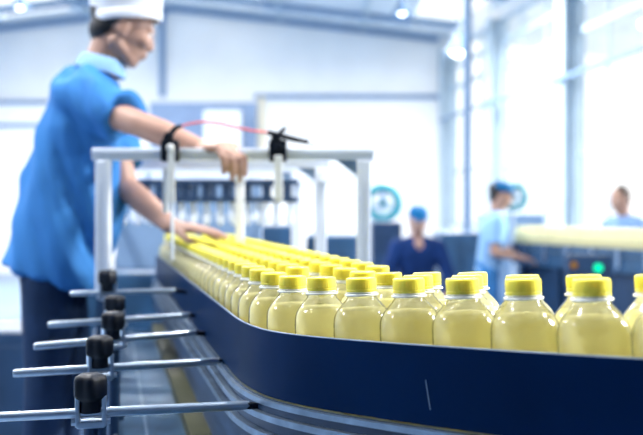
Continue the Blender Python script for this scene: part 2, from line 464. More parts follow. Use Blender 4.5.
for row in range(4):
    inr = sorted([(pxof(p), o, s, p) for r, s, p, o in info if r == row], key=lambda t: -t[2])
    k = 0
    for px, o, s, p in inr:
        if row < 2 and px > 655:
            tag(o, 'yellow-capped juice bottle leaving the right edge of the photo', 'bottle', 'juice bottles on the front conveyor'); continue
        lim = [10, 8, 0, 0][row]
        if k < lim:
            if row == 0: lb = 'yellow-capped juice bottle, %s from the right edge in the front row against the navy rail' % words[k]
            else: lb = 'yellow-capped juice bottle, %s from the right edge in the second row' % words[k]
        elif row == 0: lb = 'yellow-capped juice bottle in the front row on the far stretch toward the worker'
        elif row == 1: lb = 'yellow-capped juice bottle in the second row on the far stretch'
        elif row == 2: lb = 'yellow-capped juice bottle in the third row back from the navy rail'
        else: lb = 'yellow-capped juice bottle in the fourth, rearmost row'
        tag(o, lb, 'bottle', 'juice bottles on the front conveyor'); k += 1

# ------------------------------------------------------------------ aluminium machine frame over the conveyor
FU = Vector((-.24, 1, 0))
def fp(side, d): return Vector(((-.63 if side < 0 else .122)-.24*(d-2.58), d, 0))
frame = thing('gantry', fp(-1,2.58)*.5+fp(1,2.58)*.5, 'pale aluminium gantry straddling the bottle conveyor beside the worker', 'gantry')
ZT = 1.605
arches = [2.58, 3.10, 3.50, 4.40]
pw = .040
for d in arches:
    L_, R_ = fp(-1,d), fp(1,d)
    for side, q in ((-1,L_),(1,R_)):
        mb = MB()
        z0 = 1.20 if side < 0 else .0
        if side < 0: MB().box((q.x, q.y, 1.08), (.034,.034,.24)).build('foot_post', M['darkblue'], frame)
        mb.box((q.x, q.y, (z0+ZT-.018)/2), (pw, pw, ZT-.018-z0), bevel=.003)
        for g in (-1,1): mb.box((q.x+g*.011, q.y-pw/2-.0005, (z0+ZT-.06)/2), (.005, .003, ZT-.06-z0-.03))
        mb.build('post', M['alu'], frame)
    mb = MB(); mb.bar(Vector((L_.x-.03, d, ZT)), Vector((R_.x+.03, d, ZT)), .034, .034, bevel=.003)
    mb.bar(Vector((L_.x-.03, d-.018, ZT+.006)), Vector((R_.x+.03, d-.018, ZT+.006)), .003, .006)
    mb.build('top_beam', M['alu'], frame)
    g = MB(); c = Vector((R_.x-pw/2, d, ZT-.017))
    vs = [g.bm.verts.new(c+Vector(v)) for v in ((0,-.012,0),(-.06,-.012,0),(0,-.012,-.045),(0,.012,0),(-.06,.012,0),(0,.012,-.045))]
    for f in ((0,1,2),(5,4,3),(0,3,4,1),(1,4,5,2),(2,5,3,0)): g.bm.faces.new([vs[i] for i in f])
    g.build('gusset', M['trimblue'], frame)
for side in (-1, 1):
    mb = MB(); mb.bar(fp(side,2.60)+Vector((0,0,ZT-.05)), fp(side,4.38)+Vector((0,0,ZT-.05)), .03, .03); mb.build('side_rail', M['alu'], frame)
# manifold beams and the filling tubes hanging inside the frame
fill = thing('filling_head', Vector((-.48,3.7,1.3)), 'dark manifold with rows of thin upright filling tubes inside the aluminium frame', 'machine')
for d, zt in ((3.28,1.545),(3.72,1.55)):
    L_, R_ = fp(-1,d), fp(1,d)
    mb = MB()
    mb.bar(Vector((L_.x+.04,d,zt)), Vector((R_.x-.04,d,zt)), .05, .018); mb.bar(Vector((L_.x+.04,d,zt-.065)), Vector((R_.x-.04,d,zt-.065)), .05, .018)
    for k in range(9):
        x = L_.x+.08+k*(R_.x-L_.x-.16)/8; mb.box((x, d, zt-.033), (.03,.04,.06))
    mb.build('manifold', M['darkblue'], fill)
    for k in range(13):
        x = L_.x+.07+k*(R_.x-L_.x-.14)/12
        t = MB(); t.tube([(x,d,zt-.07),(x,d,1.40),(x,d,1.385)], [.009,.009,.005], 10); t.tube([(x,d,zt-.12),(x,d,zt-.15)], .014, 10)
        t.build('filling_tube', M['alu'], fill, smooth=True)
L_, R_ = fp(-1,4.0), fp(1,4.0)
MB().box(((L_.x+R_.x)/2, 4.0, 1.38), (R_.x-L_.x-.10, .012, .40), bevel=.003).build('splash_panel', mat('splash_panel_blue', (.20,.31,.48), .45), fill)
mb = MB()
for q in ((-.72+.0,3.72),(-.14,3.72)): mb.box((q[0],q[1],1.58),(.02,.02,.03))
mb.build('hanger', M['steel'], fill)
# short white column inside the frame
wc = thing('white_actuator', W(240,250,3.0), 'short white upright actuator behind the worker\'s raised hand', 'machine part')
MB().box(W(240,212,3.0), (.028,.028,.22), bevel=.004).build('column', M['white'], wc)
MB().box(W(240,176,3.0), (.045,.04,.03), bevel=.004).build('head_block', M['alu'], wc)
MB().tube([W(240,244,3.0), W(240,256,3.0)], .005, 8).build('piston', M['steel'], wc)

# clamps on the front beam with their drop rods
def sensor_clamp(px, label, lever):
    q = W(px, 146, 2.555); q.z = ZT+.012
    t = thing('sensor_clamp', q, label, 'clamp', 'black sensor clamps on the front beam')
    mb = MB(); mb.box(q+Vector((0,-.006,-.004)), (.050,.036,.062), bevel=.005); mb.box(q+Vector((-.004,-.01,.034)), (.026,.028,.026), Matrix.Rotation(.5,3,'Y'), bevel=.005)
    mb.build('clamp_body', M['black'], t)
    mb = MB(); T = Matrix.Translation(q+Vector((.004,-.022,.004))) @ Matrix.Rotation(PI/2,4,'X'); mb.lathe([(0,0),(.010,0),(.011,.004),(.008,.010),(0,.011)], 16, T)
    mb.build('dial', M['white' if not lever else 'black'], t, smooth=True)
    if lever:
        MB().tube([q+Vector((-.028,-.01,.048)), q+Vector((.005,-.01,.040)), q+Vector((.04,-.012,.030)), q+Vector((.088,-.014,.020))], [.007,.008,.008,.006], 10).build('lever', M['black'], t, smooth=True)
        MB().tube([q+Vector((.0,-.01,.040)), q+Vector((.022,-.012,.062))], [.007,.005], 10).build('lever_tip', M['black'], t, smooth=True)
        MB().tube([q+Vector((.092,-.014,.019)), q+Vector((.105,-.014,.010))], [.007,.006], 10).build('sensor_eye', M['alu'], t, smooth=True)
    else:
        MB().tube([q+Vector((-.006,-.008,.036)), q+Vector((.016,-.008,.062)), q+Vector((.034,-.008,.068))], [.009,.008,.005], 10).build('lever', M['black'], t, smooth=True)
    return t, q
t1, q1 = sensor_clamp(170.5, 'black sensor clamp with pale dial on the beam beside the worker\'s raised forearm', False)
t2, q2 = sensor_clamp(278, 'black sensor clamp with long lever on the beam right of the worker\'s hand', True)
MB().box(Vector((q1.x+.006, 2.535, 1.54)), (.020,.012,.15), bevel=.003).build('drop_bar', M['white'], t1)
MB().tube([Vector((q1.x+.009,2.535,1.47)), Vector((q1.x+.009,2.535,1.30))], .0045, 8).build('drop_rod', M['alu'], t1, smooth=True)
MB().box(Vector((q1.x-.022, 2.60, 1.50)), (.016,.012,.13), bevel=.003).build('drop_bar', M['white'], t1)
MB().box(Vector((q2.x+.002, 2.535, 1.535)), (.024,.012,.13), bevel=.003).build('drop_bar', M['white'], t2)
cb = []
A = q1+Vector((.03,-.008,.066)); B = q2+Vector((-.028,-.01,.048))
for k in range(25):
    t = k/24; p = A.lerp(B, t); p.z += .012*math.sin(PI*t)+.006*math.sin(2*PI*t); p.y -= .03*math.sin(PI*t); cb.append(p)
tag(MB().tube(cb, .0035, 8).build('air_hose', M['red'], smooth='all'), 'thin red air hose running between the two black clamps above the beam', 'hose')

# ------------------------------------------------------------------ people
def wr(amp, f, st=(1,1,.35), seed=0.0):
    def g(co): return amp*noise.noise(Vector((co.x*f*st[0]+seed, co.y*f*st[1], co.z*f*st[2]))) + amp*.5*noise.noise(Vector((co.x*f*2.3+seed, co.y*f*2.3, co.z*f*1.2)))
    return g

def head_geo(mb, c, R, s=1.0, detail=True):
    def L(x, y, z): return c + R @ (Vector((x, y, z))*s)
    def E(x, y, z, a, b, d): mb.ellipsoid(L(x,y,z), (a*s,b*s,d*s), R)
    E(-.012,0,.035,.098,.077,.092); E(.02,0,-.005,.082,.068,.085)
    E(.036,0,-.058,.055,.054,.055); mb.capsule(L(.050,0,-.090), L(.064,0,-.094), .026*s, .021*s)
    mb.capsule(L(-.012,.050,-.060), L(.052,.025,-.092), .024*s, .022*s); mb.capsule(L(-.012,-.050,-.060), L(.052,-.025,-.092), .024*s, .022*s)
    mb.capsule(L(.090,0,.012), L(.105,0,-.026), .009*s, .0115*s); E(.097,0,-.032,.014,.017,.009)
    for y in (-1,1):
        E(.068,y*.034,-.022,.03,.026,.026); mb.capsule(L(.090,y*.012,.022), L(.078,y*.046,.022), .010*s, .009*s)
        E(-.006,y*.077,-.012,.021,.009,.032); E(.004,y*.078,-.034,.010,.007,.012)
    E(.090,0,-.056,.014,.024,.008); E(.086,0,-.068,.014,.021,.008)

def hand_geo(mb, wrist, fwd, nrm, side, curls, L=.185, spread=.10, splay=(0,0,0,0), fr=.0088):
    """fwd: wrist->knuckles, nrm: back of the hand, side: +1 thumb on fwd x nrm side; curls: 3 bend angles per finger"""
    f = fwd.normalized(); n = (nrm-f*nrm.dot(f)).normalized(); t = f.cross(n)*side
    k = L/.185
    pl = .088*k
    mb.loft([(wrist-f*.012, t*.026*k, n*.020*k), (wrist+f*.015*k, t*.030*k, n*.0185*k), (wrist+f*pl*.55, t*.040*k, n*.0165*k), (wrist+f*pl*.95, t*.041*k, n*.0125*k), (wrist+f*pl*1.06, t*.036*k, n*.009*k)], 20)
    fl = [(.030,.044,.026,.021),(.010,.049,.030,.023),(-.011,.045,.028,.022),(-.030,.035,.021,.019)]
    for i, (o, a, b, c) in enumerate(fl):
        p = wrist+f*pl*(.97 if i in (0,3) else 1.0)+t*o*k
        d = (f + t*(o*spread/.03+splay[i])).normalized(); ang = 0; pts = [p-d*.02]; rr = [fr*k]
        for seg, cu, r_ in zip((a,b,c), curls[i], (1.0,.92,.80)):
            ang += cu
            dd = (Matrix.Rotation(-ang*side, 3, t) @ d) if False else (d*math.cos(ang)-n*math.sin(ang))
            pts.append(p.copy() if len(pts) == 0 else pts[-1]*0+p+dd*seg*k); p = p+dd*seg*k; rr.append(fr*k*r_)
        pts.insert(1, wrist+f*pl*(.97 if i in (0,3) else 1.0)+t*o*k); rr.insert(1, fr*k*1.06)
        mb.chain(pts, rr)
    # thumb
    b0 = wrist+f*.022*k+t*.024*k-n*.006*k; b1 = wrist+f*.055*k+t*.052*k-n*.016*k
    b2 = b1+(f*.82+t*.40-n*.35).normalized()*.034*k; b3 = b2+(f*.95+t*.05-n*.35).normalized()*.028*k
    mb.chain([b0,b1,b2,b3], [.0155*k,.0115*k,.0100*k,.0082*k])

def rotz_pitch(yaw, pitch, roll=0):
    return (Matrix.Rotation(yaw,3,'Z') @ Matrix.Rotation(pitch,3,'Y') @ Matrix.Rotation(roll,3,'X'))

def person(name, label, root, hc, yaw, pitch, neck, sh, el, wr_, hands, torso, hips, knees, ankles, cloth, pants, hat, hairm, voxel, sleeve=.55, long=False, shirt_rings=None, collar=True, hs=1.0, wrinkle=.004, arm=1.0, vneck=False, smooth_shirt=4, pale=False):
    t = thing('person', root, label, 'person')
    R = rotz_pitch(yaw, pitch)
    fwd = Vector((math.cos(yaw), math.sin(yaw), 0)); lat = Vector((-math.sin(yaw), math.cos(yaw), 0))
    b = MB(); head_geo(b, hc, R, hs)
    b.capsule(hc+R@Vector((-.028,0,-.05))*hs, neck, .055*hs, .060*hs)
    # torso core, thinner than the shirt
    b.loft([(c, a*.86, d*.86) for c, a, d in torso], 24)
    for i in (0,1):
        b.chain([neck.lerp(sh[i],.35), sh[i], el[i], el[i].lerp(wr_[i],.35), wr_[i]], [.045*arm,.048*arm,.040*arm,.041*arm,.027*arm])
        h = hands[i]; hand_geo(b, wr_[i]+h['f'].normalized()*.012, h['f'], h['n'], h['side'], h['curl'], h.get('L',.185), splay=h.get('splay',(0,0,0,0)))
        b.chain([hips[i], knees[i], ankles[i]], [.082,.052,.036])
        b.capsule(ankles[i]+Vector((0,0,-.03)), ankles[i]+fwd*.13+Vector((0,0,-.045)), .036, .028)
    body = skin('body', b, M['skin'], t, voxel, 3)
    s = MB(); s.loft(torso if shirt_rings is None else shirt_rings, 32)
    for i in (0,1):
        s.capsule(neck.lerp(sh[i],.30)+Vector((0,0,-.005)), sh[i]+Vector((0,0,-.004)), .066*arm, .078*arm)
        e = sh[i].lerp(el[i], .5); k = sh[i].lerp(el[i], sleeve+.12)
        if long:
            s.chain([sh[i], el[i], wr_[i].lerp(el[i],.06)], [.074*arm,.056*arm,.042*arm])
        else: s.tube([sh[i], sh[i].lerp(k,.5), k], [.078*arm,.074*arm,.072*arm], 20)
    shirt = skin('shirt', s, cloth, t, max(voxel*1.2,.007), smooth_shirt, wrinkle if callable(wrinkle) else wr(wrinkle, 9, seed=hc.x))
    if vneck:
        q = neck+fwd*.072+Vector((0,0,-.045)); Rv = Matrix((lat, fwd, Vector((0,0,1)))).transposed()
        MB().ellipsoid(q, (.045,.03,.06), Rv).build('open_neck', M['skin'], t, smooth='all')
    if collar:
        cm = MB(); ax = (hc-neck).normalized(); ax = (ax+Vector((0,0,1))).normalized()
        T = Matrix.Translation(neck+fwd*.004+ax*(.034 if pale else -.012)) @ Vector((0,0,1)).rotation_difference(ax).to_matrix().to_4x4()
        cm.lathe([(.074,-.012),(.070,.012),(.066,.034),(.069,.037),(.074,.030),(.082,.008),(.086,-.012),(.074,-.012)], 28, T)
        cm.build('collar', M['shirtpale'] if pale else cloth, shirt, smooth=True)
    p = MB()
    for i in (0,1):
        p.chain([hips[i]+Vector((0,0,.03)), hips[i].lerp(knees[i],.5), knees[i], knees[i].lerp(ankles[i],.5), ankles[i]+Vector((0,0,.02))], [.098,.086,.070,.066,.062])
    hm = (hips[0]+hips[1])/2
    p.loft([(hm+Vector((0,0,-.04)), fwd*.10, lat*.155), (hm+Vector((0,0,.06)), fwd*.108, lat*.165), (hm+Vector((0,0,.14)), fwd*.105, lat*.155)], 24)
    skin('trousers', p, pants, t, max(voxel*1.6,.009), 3, wr(.006, 8, (1,1,.6)))
    f = MB()
    for i in (0,1):
        f2 = MB(); q = ankles[i]
        f2.loft([(q-fwd*.07+Vector((0,0,-.06)), lat*.034, Vector((0,0,1))*.025), (q-fwd*.02+Vector((0,0,-.045)), lat*.042, Vector((0,0,1))*.042), (q+fwd*.08+Vector((0,0,-.06)), lat*.046, Vector((0,0,1))*.030), (q+fwd*.17+Vector((0,0,-.07)), lat*.036, Vector((0,0,1))*.018)], 18)
        f2.build('shoe', M['rubber'], t, smooth='all')
    f.bm.free()
    # hair: shell over skull back and sides
    hr = MB(); hr.ellipsoid(hc+R@Vector((-.030,0,.046))*hs, (.099*hs,.083*hs,.092*hs), R)
    hr.ellipsoid(hc+R@Vector((-.062,0,-.022))*hs, (.046*hs,.062*hs,.058*hs), R)
    for y in (-1,1): hr.ellipsoid(hc+R@Vector((-.004,y*.071,.020))*hs, (.012*hs,.007*hs,.020*hs), R)
    skin('hair', hr, hairm, t, .007, 2)
    for y in (-1,1):
        MB().ellipsoid(hc+R@Vector((.081,y*.031,.005))*hs, (.0125*hs,)*3, R, 12, 8).build('eye', M['eye'], t, smooth='all')
    if hat:
        kind, hm_ = hat
        T = Matrix.Translation(hc+(Vector((.014,0,.026)) if kind == 'tall' else R@Vector((-.008,0,.045)))*hs) @ (R if kind != 'tall' else rotz_pitch(yaw, -.07)).to_4x4()
        h = MB()
        if kind == 'tall': 
            prof = [(.088,-.004),(.094,-.006),(.097,.0),(.100,.03),(.104,.055),(.106,.085),(.100,.112),(.082,.130),(.05,.140),(0,.143)]
            h.lathe(prof, 36, T, 1.14, .92)
        else:
            h.lathe([(.086,-.004),(.090,-.004),(.092,.02),(.090,.045),(.078,.068),(.05,.084),(0,.090)], 30, T, 1.12, .94)
        ho = h.build('cap', hm_, t, smooth='all')
        if kind == 'tall':
            bd = MB(); bd.lathe([(.0975,-.006),(.0995,.0),(.1015,.026),(.0985,.029)], 36, T, 1.14, .92); bd.build('cap_band', hm_, ho, smooth='all')
        else:
            v = MB(); q = [T @ Vector((.085+.055*math.cos(a)*(1 if abs(a) < 1.6 else 0), .075*math.sin(a), .006-.012*math.cos(a))) for a in [-1.5+.3*k for k in range(11)]]
            v2 = [p_+T.to_3x3()@Vector((0,0,-.005)) for p_ in q]
            a_ = [v.bm.verts.new(p_) for p_ in q]; c_ = [v.bm.verts.new(p_) for p_ in v2]
            v.bm.faces.new(a_); v.bm.faces.new(c_[::-1])
            for k in range(len(a_)): k2 = (k+1) % len(a_); v.bm.faces.new((a_[k], a_[k2], c_[k2], c_[k]))
            v.build('peak', hm_, ho)
    return t, body, shirt

# --- main worker
DW = 2.95
PLAT = .45
hc = W(123, 28, DW); hc.y = 2.96
neck = W(97, 79, DW)
shR = W(76, 101, 2.84); shL = W(102, 99, 3.08)
elR = W(139, 124, 2.68); wrR = W(203, 149, 2.635)
elL = W(127, 188, 2.93); wrL = W(171, 226, 2.72)
pel = W(60, 268, DW)
fw = Vector((.95,.18,0)).normalized(); lt = Vector((-fw.y, fw.x, 0))
def ring(px0, px1, y, dpt, d=DW, dy=0):
    a = W(px0, y, d); b = W(px1, y+dy, d); return ((a+b)/2, (b-a)/2, lt*dpt)
torso = [ring(18,106,270,.15,dy=16), ring(22,108,240,.15,dy=6), ring(31,112,200,.15), ring(40,114,160,.15), ring(49,116,128,.15), ring(58,114,104,.14), ring(68,112,90,.11), ring(80,110,80,.07)]
hips = [pel+lt*-.09+Vector((-.02,0,-.06)), pel+lt*.09+Vector((-.02,0,-.06))]
knees = [Vector((hips[0].x+.00,hips[0].y-.02,PLAT+.48)), Vector((hips[1].x+.04,hips[1].y+.03,PLAT+.48))]
ank = [Vector((hips[0].x-.03,hips[0].y-.02,PLAT+.09)), Vector((hips[1].x+.02,hips[1].y+.03,PLAT+.09))]
hands = [dict(f=Vector((.60,-.60,.02)), n=Vector((.05,-.25,1)), side=-1, curl=[(.85,.75,.15),(.9,.75,.15),(.9,.75,.15),(.85,.75,.2)], L=.205),
         dict(f=Vector((.88,-.32,-.08)), n=Vector((.08,-.1,1)), side=1, curl=[(.10,.15,.1),(.08,.15,.1),(.10,.18,.1),(.14,.2,.12)], L=.18)]
shirt_r = [ring(2,106,264,.180,dy=27), ring(10,111,240,.178,dy=8), ring(20,117,200,.175), ring(29,120,160,.175), ring(37,122,130,.185), ring(46,122,101,.175), ring(56,119,84,.135), ring(68,115,72,.095), ring(80,111,65,.07)]
def folds(co):
    # drag lines falling from the armpit towards the hem
    q = Vector((co.x*11+co.z*4.2+1.3, co.y*7, co.z*2.0)); a = noise.noise(q)
    b = noise.noise(Vector((co.x*22+co.z*7, co.y*12+3, co.z*4)))
    return .050*math.copysign(abs(a)**1.3, a)+.016*b
worker, body, shirt = person('person', 'worker in a blue short-sleeved shirt and white cap leaning over the conveyor', Vector((pel.x, pel.y, PLAT)),
    hc, .30, .36, neck, [shR, shL], [elR, elL], [wrR, wrL], hands, torso, hips, knees, ank, M['shirt'], M['trousers'], ('tall', M['hat']), M['hair'], .0055, sleeve=.62, shirt_rings=shirt_r, hs=1.0, wrinkle=folds, smooth_shirt=5, pale=True)
# platform the worker stands on
pf = thing('work_platform', (-1.05, 2.97, 0), 'low steel work platform under the worker', 'platform')
MB().box((-1.05,2.97,PLAT-.02), (.9,.80,.04), bevel=.004).build('deck', M['bluesteel'], pf)
for x in (-1.45,-.65):
    for y in (2.62,3.32): MB().box((x,y,(PLAT-.04)/2), (.05,.05,PLAT-.04)).build('leg', M['darkblue'], pf)

# --- background workers
def simple_person(label, px, ytop, d, yaw, pitch, cloth, pants, hat, hairm, height, armpose, sc=1.0, lean=0.0, long=False, seated=False, feet_z=0.0, vneck=False):
    top = W(px, ytop, d); x = top.x; z_top = top.z
    fwd = Vector((math.cos(yaw), math.sin(yaw), 0)); lat = Vector((-math.sin(yaw), math.cos(yaw), 0)); up = Vector((0,0,1))
    hcx = Vector((x, d, z_top-.135)); nk = hcx - fwd*(.03+lean*.1) - up*.175
    pl = nk - fwd*lean*.5 - up*.50
    sh_ = [nk - lat*.185 - up*.06, nk + lat*.185 - up*.06]
    el_ = []; wr2 = []; hs_ = []
    for i, (eo, wo) in enumerate(armpose):
        e = sh_[i] + fwd*eo[0] + lat*eo[1] + up*eo[2]; w = e + fwd*wo[0] + lat*wo[1] + up*wo[2]
        el_.append(e); wr2.append(w)
        hs_.append(dict(f=(w-e).normalized(), n=up if abs((w-e).normalized().z) < .8 else fwd, side=-1 if i == 0 else 1, curl=[(.3,.4,.3)]*4, L=.175))
    tor = []
    for tt, a, b in ((0,.115,.165),(.25,.112,.158),(.5,.118,.168),(.75,.122,.185),(.9,.105,.165),(1.0,.06,.075)):
        tor.append((pl.lerp(nk,tt)+up*(-.02 if tt == 0 else 0), fwd*a, lat*b))
    hp = [pl - lat*.09 - up*.05, pl + lat*.09 - up*.05]
    if seated:
        kn = [h+fwd*.40+up*.0 for h in hp]; an = [Vector((k.x, k.y, .09)) for k in kn]
    else:
        an = [Vector((h.x, h.y, feet_z+.09)) for h in hp]; kn = [h.lerp(a,.5)+fwd*.02 for h, a in zip(hp, an)]
    return person('person', label, Vector((pl.x, pl.y, 0)), hcx, yaw, pitch, nk, sh_, el_, wr2, hs_, tor, hp, kn, an, cloth, pants, hat, hairm, .011, sleeve=.6, long=long, wrinkle=.006, vneck=vneck)

p2, _, _ = simple_person('worker in pale blue shirt and blue cap standing by the background conveyor', 501, 181, 8.1, -.12, .22, M['shirtpale'], M['trousersblue'], ('peaked', M['capblue']), M['hair'], 1.7,
    [((-.03,-.05,-.27),(.22,.04,-.04)), ((.02,.03,-.26),(.20,-.06,-.02))], lean=.15)
p3, _, _ = simple_person('bareheaded worker in white and blue shirt behind the far conveyor', 620, 186, 8.6, PI+.5, .25, M['shirtwhite'], M['trousersblue'], None, M['brownhair'], 1.7,
    [((.06,-.05,-.28),(.2,.05,-.12)), ((.06,.05,-.28),(.2,-.05,-.12))], lean=.2)
p4, _, _ = simple_person('worker in navy uniform and blue cap facing the camera, seated behind the caps', 418, 205.5, 7.9, -PI/2+.12, .25, M['navycloth'], M['navycloth'], ('peaked', M['capblue']), M['hair'], 1.4,
    [((.06,-.10,-.27),(.20,.08,-.12)), ((.06,.10,-.27),(.20,-.08,-.12))], lean=.15, long=True, seated=True, vneck=True)
# stool for the seated worker
sx = W(418, 205, 8.05).x
st = thing('stool', (sx, 8.02, 0), 'dark stool under the seated worker in navy', 'stool')
MB().lathe([(0,.455),(.17,.455),(.18,.47),(.17,.495),(0,.50)], 24, Matrix.Translation((sx,8.02,0))).build('seat', M['black'], st, smooth=True)
for a in range(4):
    c = Vector((math.cos(a*PI/2+.78), math.sin(a*PI/2+.78), 0))
    MB().tube([Vector((sx,8.02,.46))+c*.11, Vector((sx,8.02,0))+c*.19], .013, 10).build('leg', M['steel'], st, smooth=True)

# ------------------------------------------------------------------ far conveyor with its bottles
f0 = Vector((1.80, 8.30)); f1 = Vector((2.95, 5.75)); fd = (f1-f0).normalized(); fn = Vector((-fd.y, fd.x)); FL = (f1-f0).length
FB = 1.10
def FP(s, o, z): q = f0+fd*s+fn*o; return Vector((q.x, q.y, z))
fc = thing('far_conveyor', FP(FL/2,.12,0), 'blue conveyor in the background crowded with yellow-capped bottles', 'conveyor')
def fbox(s0, s1, o0, o1, z0, z1, name, m, par=fc):
    mb = MB(); vs = [mb.bm.verts.new(FP(s,o,z)) for z in (z0,z1) for s, o in ((s0,o0),(s1,o0),(s1,o1),(s0,o1))]
    for f in ((3,2,1,0),(4,5,6,7),(0,1,5,4),(1,2,6,5),(2,3,7,6),(3,0,4,7)): mb.bm.faces.new([vs[i] for i in f])
    return mb.build(name, m, par)
fbox(0, FL, -.045, .27, FB-.03, FB-.001, 'belt', M['belt'])
fbox(0, FL, -.055, -.047, FB-.02, FB+.03, 'guide_rail', M['machine'])
fbox(0, FL, .272, .28, FB-.02, FB+.03, 'guide_rail', M['machine'])
fbox(.02, FL-.02, -.050, -.01, FB-.16, FB-.035, 'side_beam', M['machine'])
fbox(.02, FL-.02, .24, .27, FB-.16, FB-.035, 'side_beam', M['machine'])
fbox(.10, FL-.1, .0, .22, .35, FB-.17, 'drive_housing', M['darkblue'])
for k in range(6):
    s = .12+k*(FL-.3)/5
    for o in (-.03, .25): fbox(s, s+.05, o-.02, o+.02, 0, FB-.16, 'leg', M['darkblue'])
for k in range(9):
    s = .2+k*(FL-.4)/8; fbox(s, s+.025, -.075, -.056, FB-.12, FB+.02, 'bracket', M['steel'])
fb_mb = MB(); 
fb_mb.lathe([(0,.001),(.034,.001),(RB,.01),(RB,.12),(.034,.138),(.021,.153),(.021,.160)], 14); me_t = None
bmesh.ops.recalc_face_normals(fb_mb.bm, faces=fb_mb.bm.faces); me_fb = bpy.data.meshes.new('far_bottle'); n0 = len(fb_mb.bm.faces)
fb_mb.lathe([(.0213,.160),(.0213,.181),(.019,.1835),(0,.1835)], 14); fb_mb.bm.faces.ensure_lookup_table()
for f in list(fb_mb.bm.faces)[n0:]: f.material_index = 1
bmesh.ops.recalc_face_normals(fb_mb.bm, faces=fb_mb.bm.faces)
fb_mb.bm.to_mesh(me_fb); fb_mb.bm.free(); me_fb.materials.append(mat('hazed_pale_juice', (.74,.69,.40), .4)); me_fb.materials.append(M['capfar'])  # far juice paled too, haze put into its colour
for p in me_fb.polygons: p.use_smooth = True
fproto = None
for r in range(4):
    s = .05+(r % 2)*.041
    while s < FL-.05:
        if fproto is None:
            fproto = bpy.data.objects.new('juice_bottle', me_fb); o = fproto
        else: o = fproto.copy()
        C.objects.link(o); o.location = FP(s, r*.0715, FB); o.rotation_euler = (0,0,random.uniform(0,6))
        tag(o, 'small yellow-capped bottle in the crowd on the blue background conveyor', 'bottle', 'bottles on the background conveyor')
        s += .0815
# control box with the two pilot lamps
cbx = W(588, 268, 6.75)
cbt = thing('control_box', Vector((cbx.x, cbx.y, 0)), 'dark blue control box with green and orange pilot lamps before the background conveyor', 'control box')
MB().box((cbx.x, cbx.y, .98), (.34,.12,.24), bevel=.008).build('housing', M['darkblue'], cbt)
MB().box((cbx.x, cbx.y, .43), (.06,.06,.86)).build('stand', M['darkblue'], cbt)
MB().box((cbx.x, cbx.y, .012), (.26,.22,.024)).build('base', M['darkblue'], cbt)
def pilot(px, py, m, r, lb):
    q = W(px, py, 6.68); q.y = cbx.y-.06
    mb = MB(); mb.lathe([(r,0),(r,.012),(r*.8,.022),(0,.026)], 16, Matrix.Translation(q) @ Matrix.Rotation(PI/2,4,'X'))
    o = mb.build('pilot_lamp', m, cbt, smooth='all'); o['label'] = lb
pilot(598.5, 268, M['green'], .030, 'glowing green pilot lamp'); pilot(574, 265, M['orange'], .024, 'dull orange pilot lamp')

# ------------------------------------------------------------------ background machines
def cabinet(name, label, cat, px0, px1, ytop, d, depth, m, zbase=0.0, panel=None, foot=True):
    a = W(px0, ytop, d); b = W(px1, ytop, d); cx = (a.x+b.x)/2; w = b.x-a.x; zt = a.z
    t = thing(name, (cx, d, zbase), label, cat)
    MB().box((cx, d+depth/2, (zt+zbase+.08)/2), (w, depth, zt-zbase-.08), bevel=.012).build('body', m, t)
    if foot:
        MB().box((cx, d+depth/2, zbase+.04), (w*.92, depth*.9, .08)).build('plinth', M['black'], t)
    MB().box((cx-w*.24, d-.008, zt-(zt-zbase)*.45), (w*.44, .016, (zt-zbase)*.72), bevel=.004).build('door', panel or m, t)
    MB().box((cx+w*.24, d-.008, zt-(zt-zbase)*.45), (w*.44, .016, (zt-zbase)*.72), bevel=.004).build('door', panel or m, t)
    MB().box((cx-w*.05, d-.025, zt-(zt-zbase)*.45), (.02, .02, .12)).build('handle', M['steel'], t)
    return t
cabinet('machine_cabinet', 'dark blue machine cabinet standing low behind the worker at left', 'machine', -60, 46, 332, 4.6, .5, M['darkblue'])
cabinet('machine_cabinet', 'dark blue machine cabinet right of the seated worker in navy', 'machine', 441, 481, 233, 9.4, .7, M['machine'])
cabinet('machine_cabinet', 'low dark blue machine cabinet left of the seated worker in navy', 'machine', 372, 402, 222, 9.0, .7, M['darkblue'])
cabinet('machine_cabinet', 'blue machine cabinet seen between the frame posts', 'machine', 306, 358, 236, 6.4, .6, M['machine'])
cabinet('machine_cabinet', 'blue machine housing beneath the filling tubes', 'machine', 128, 300, 226, 6.0, .6, M['machine'])
# infeed steps: dark machine bed left of the bottles between worker and frame
inf = thing('infeed_table', (-.80,4.9,0), 'dark blue stepped infeed table behind the worker\'s lower arm', 'machine')
for k, (y0, z, m) in enumerate(((3.95,1.16,M['machine']),(4.3,1.22,M['bluesteel']),(4.65,1.28,M['machine']))):
    MB().box((-.83-(.12 if k == 0 else 0), y0+.15, z/2+.3), (.58 if k == 0 else .34,.30,z-.6), bevel=.01).build('step', m, inf)
for x in (-.96,-.70):
    for y in (4.0,4.75): MB().box((x,y,.15), (.05,.05,.30)).build('leg', M['darkblue'], inf)
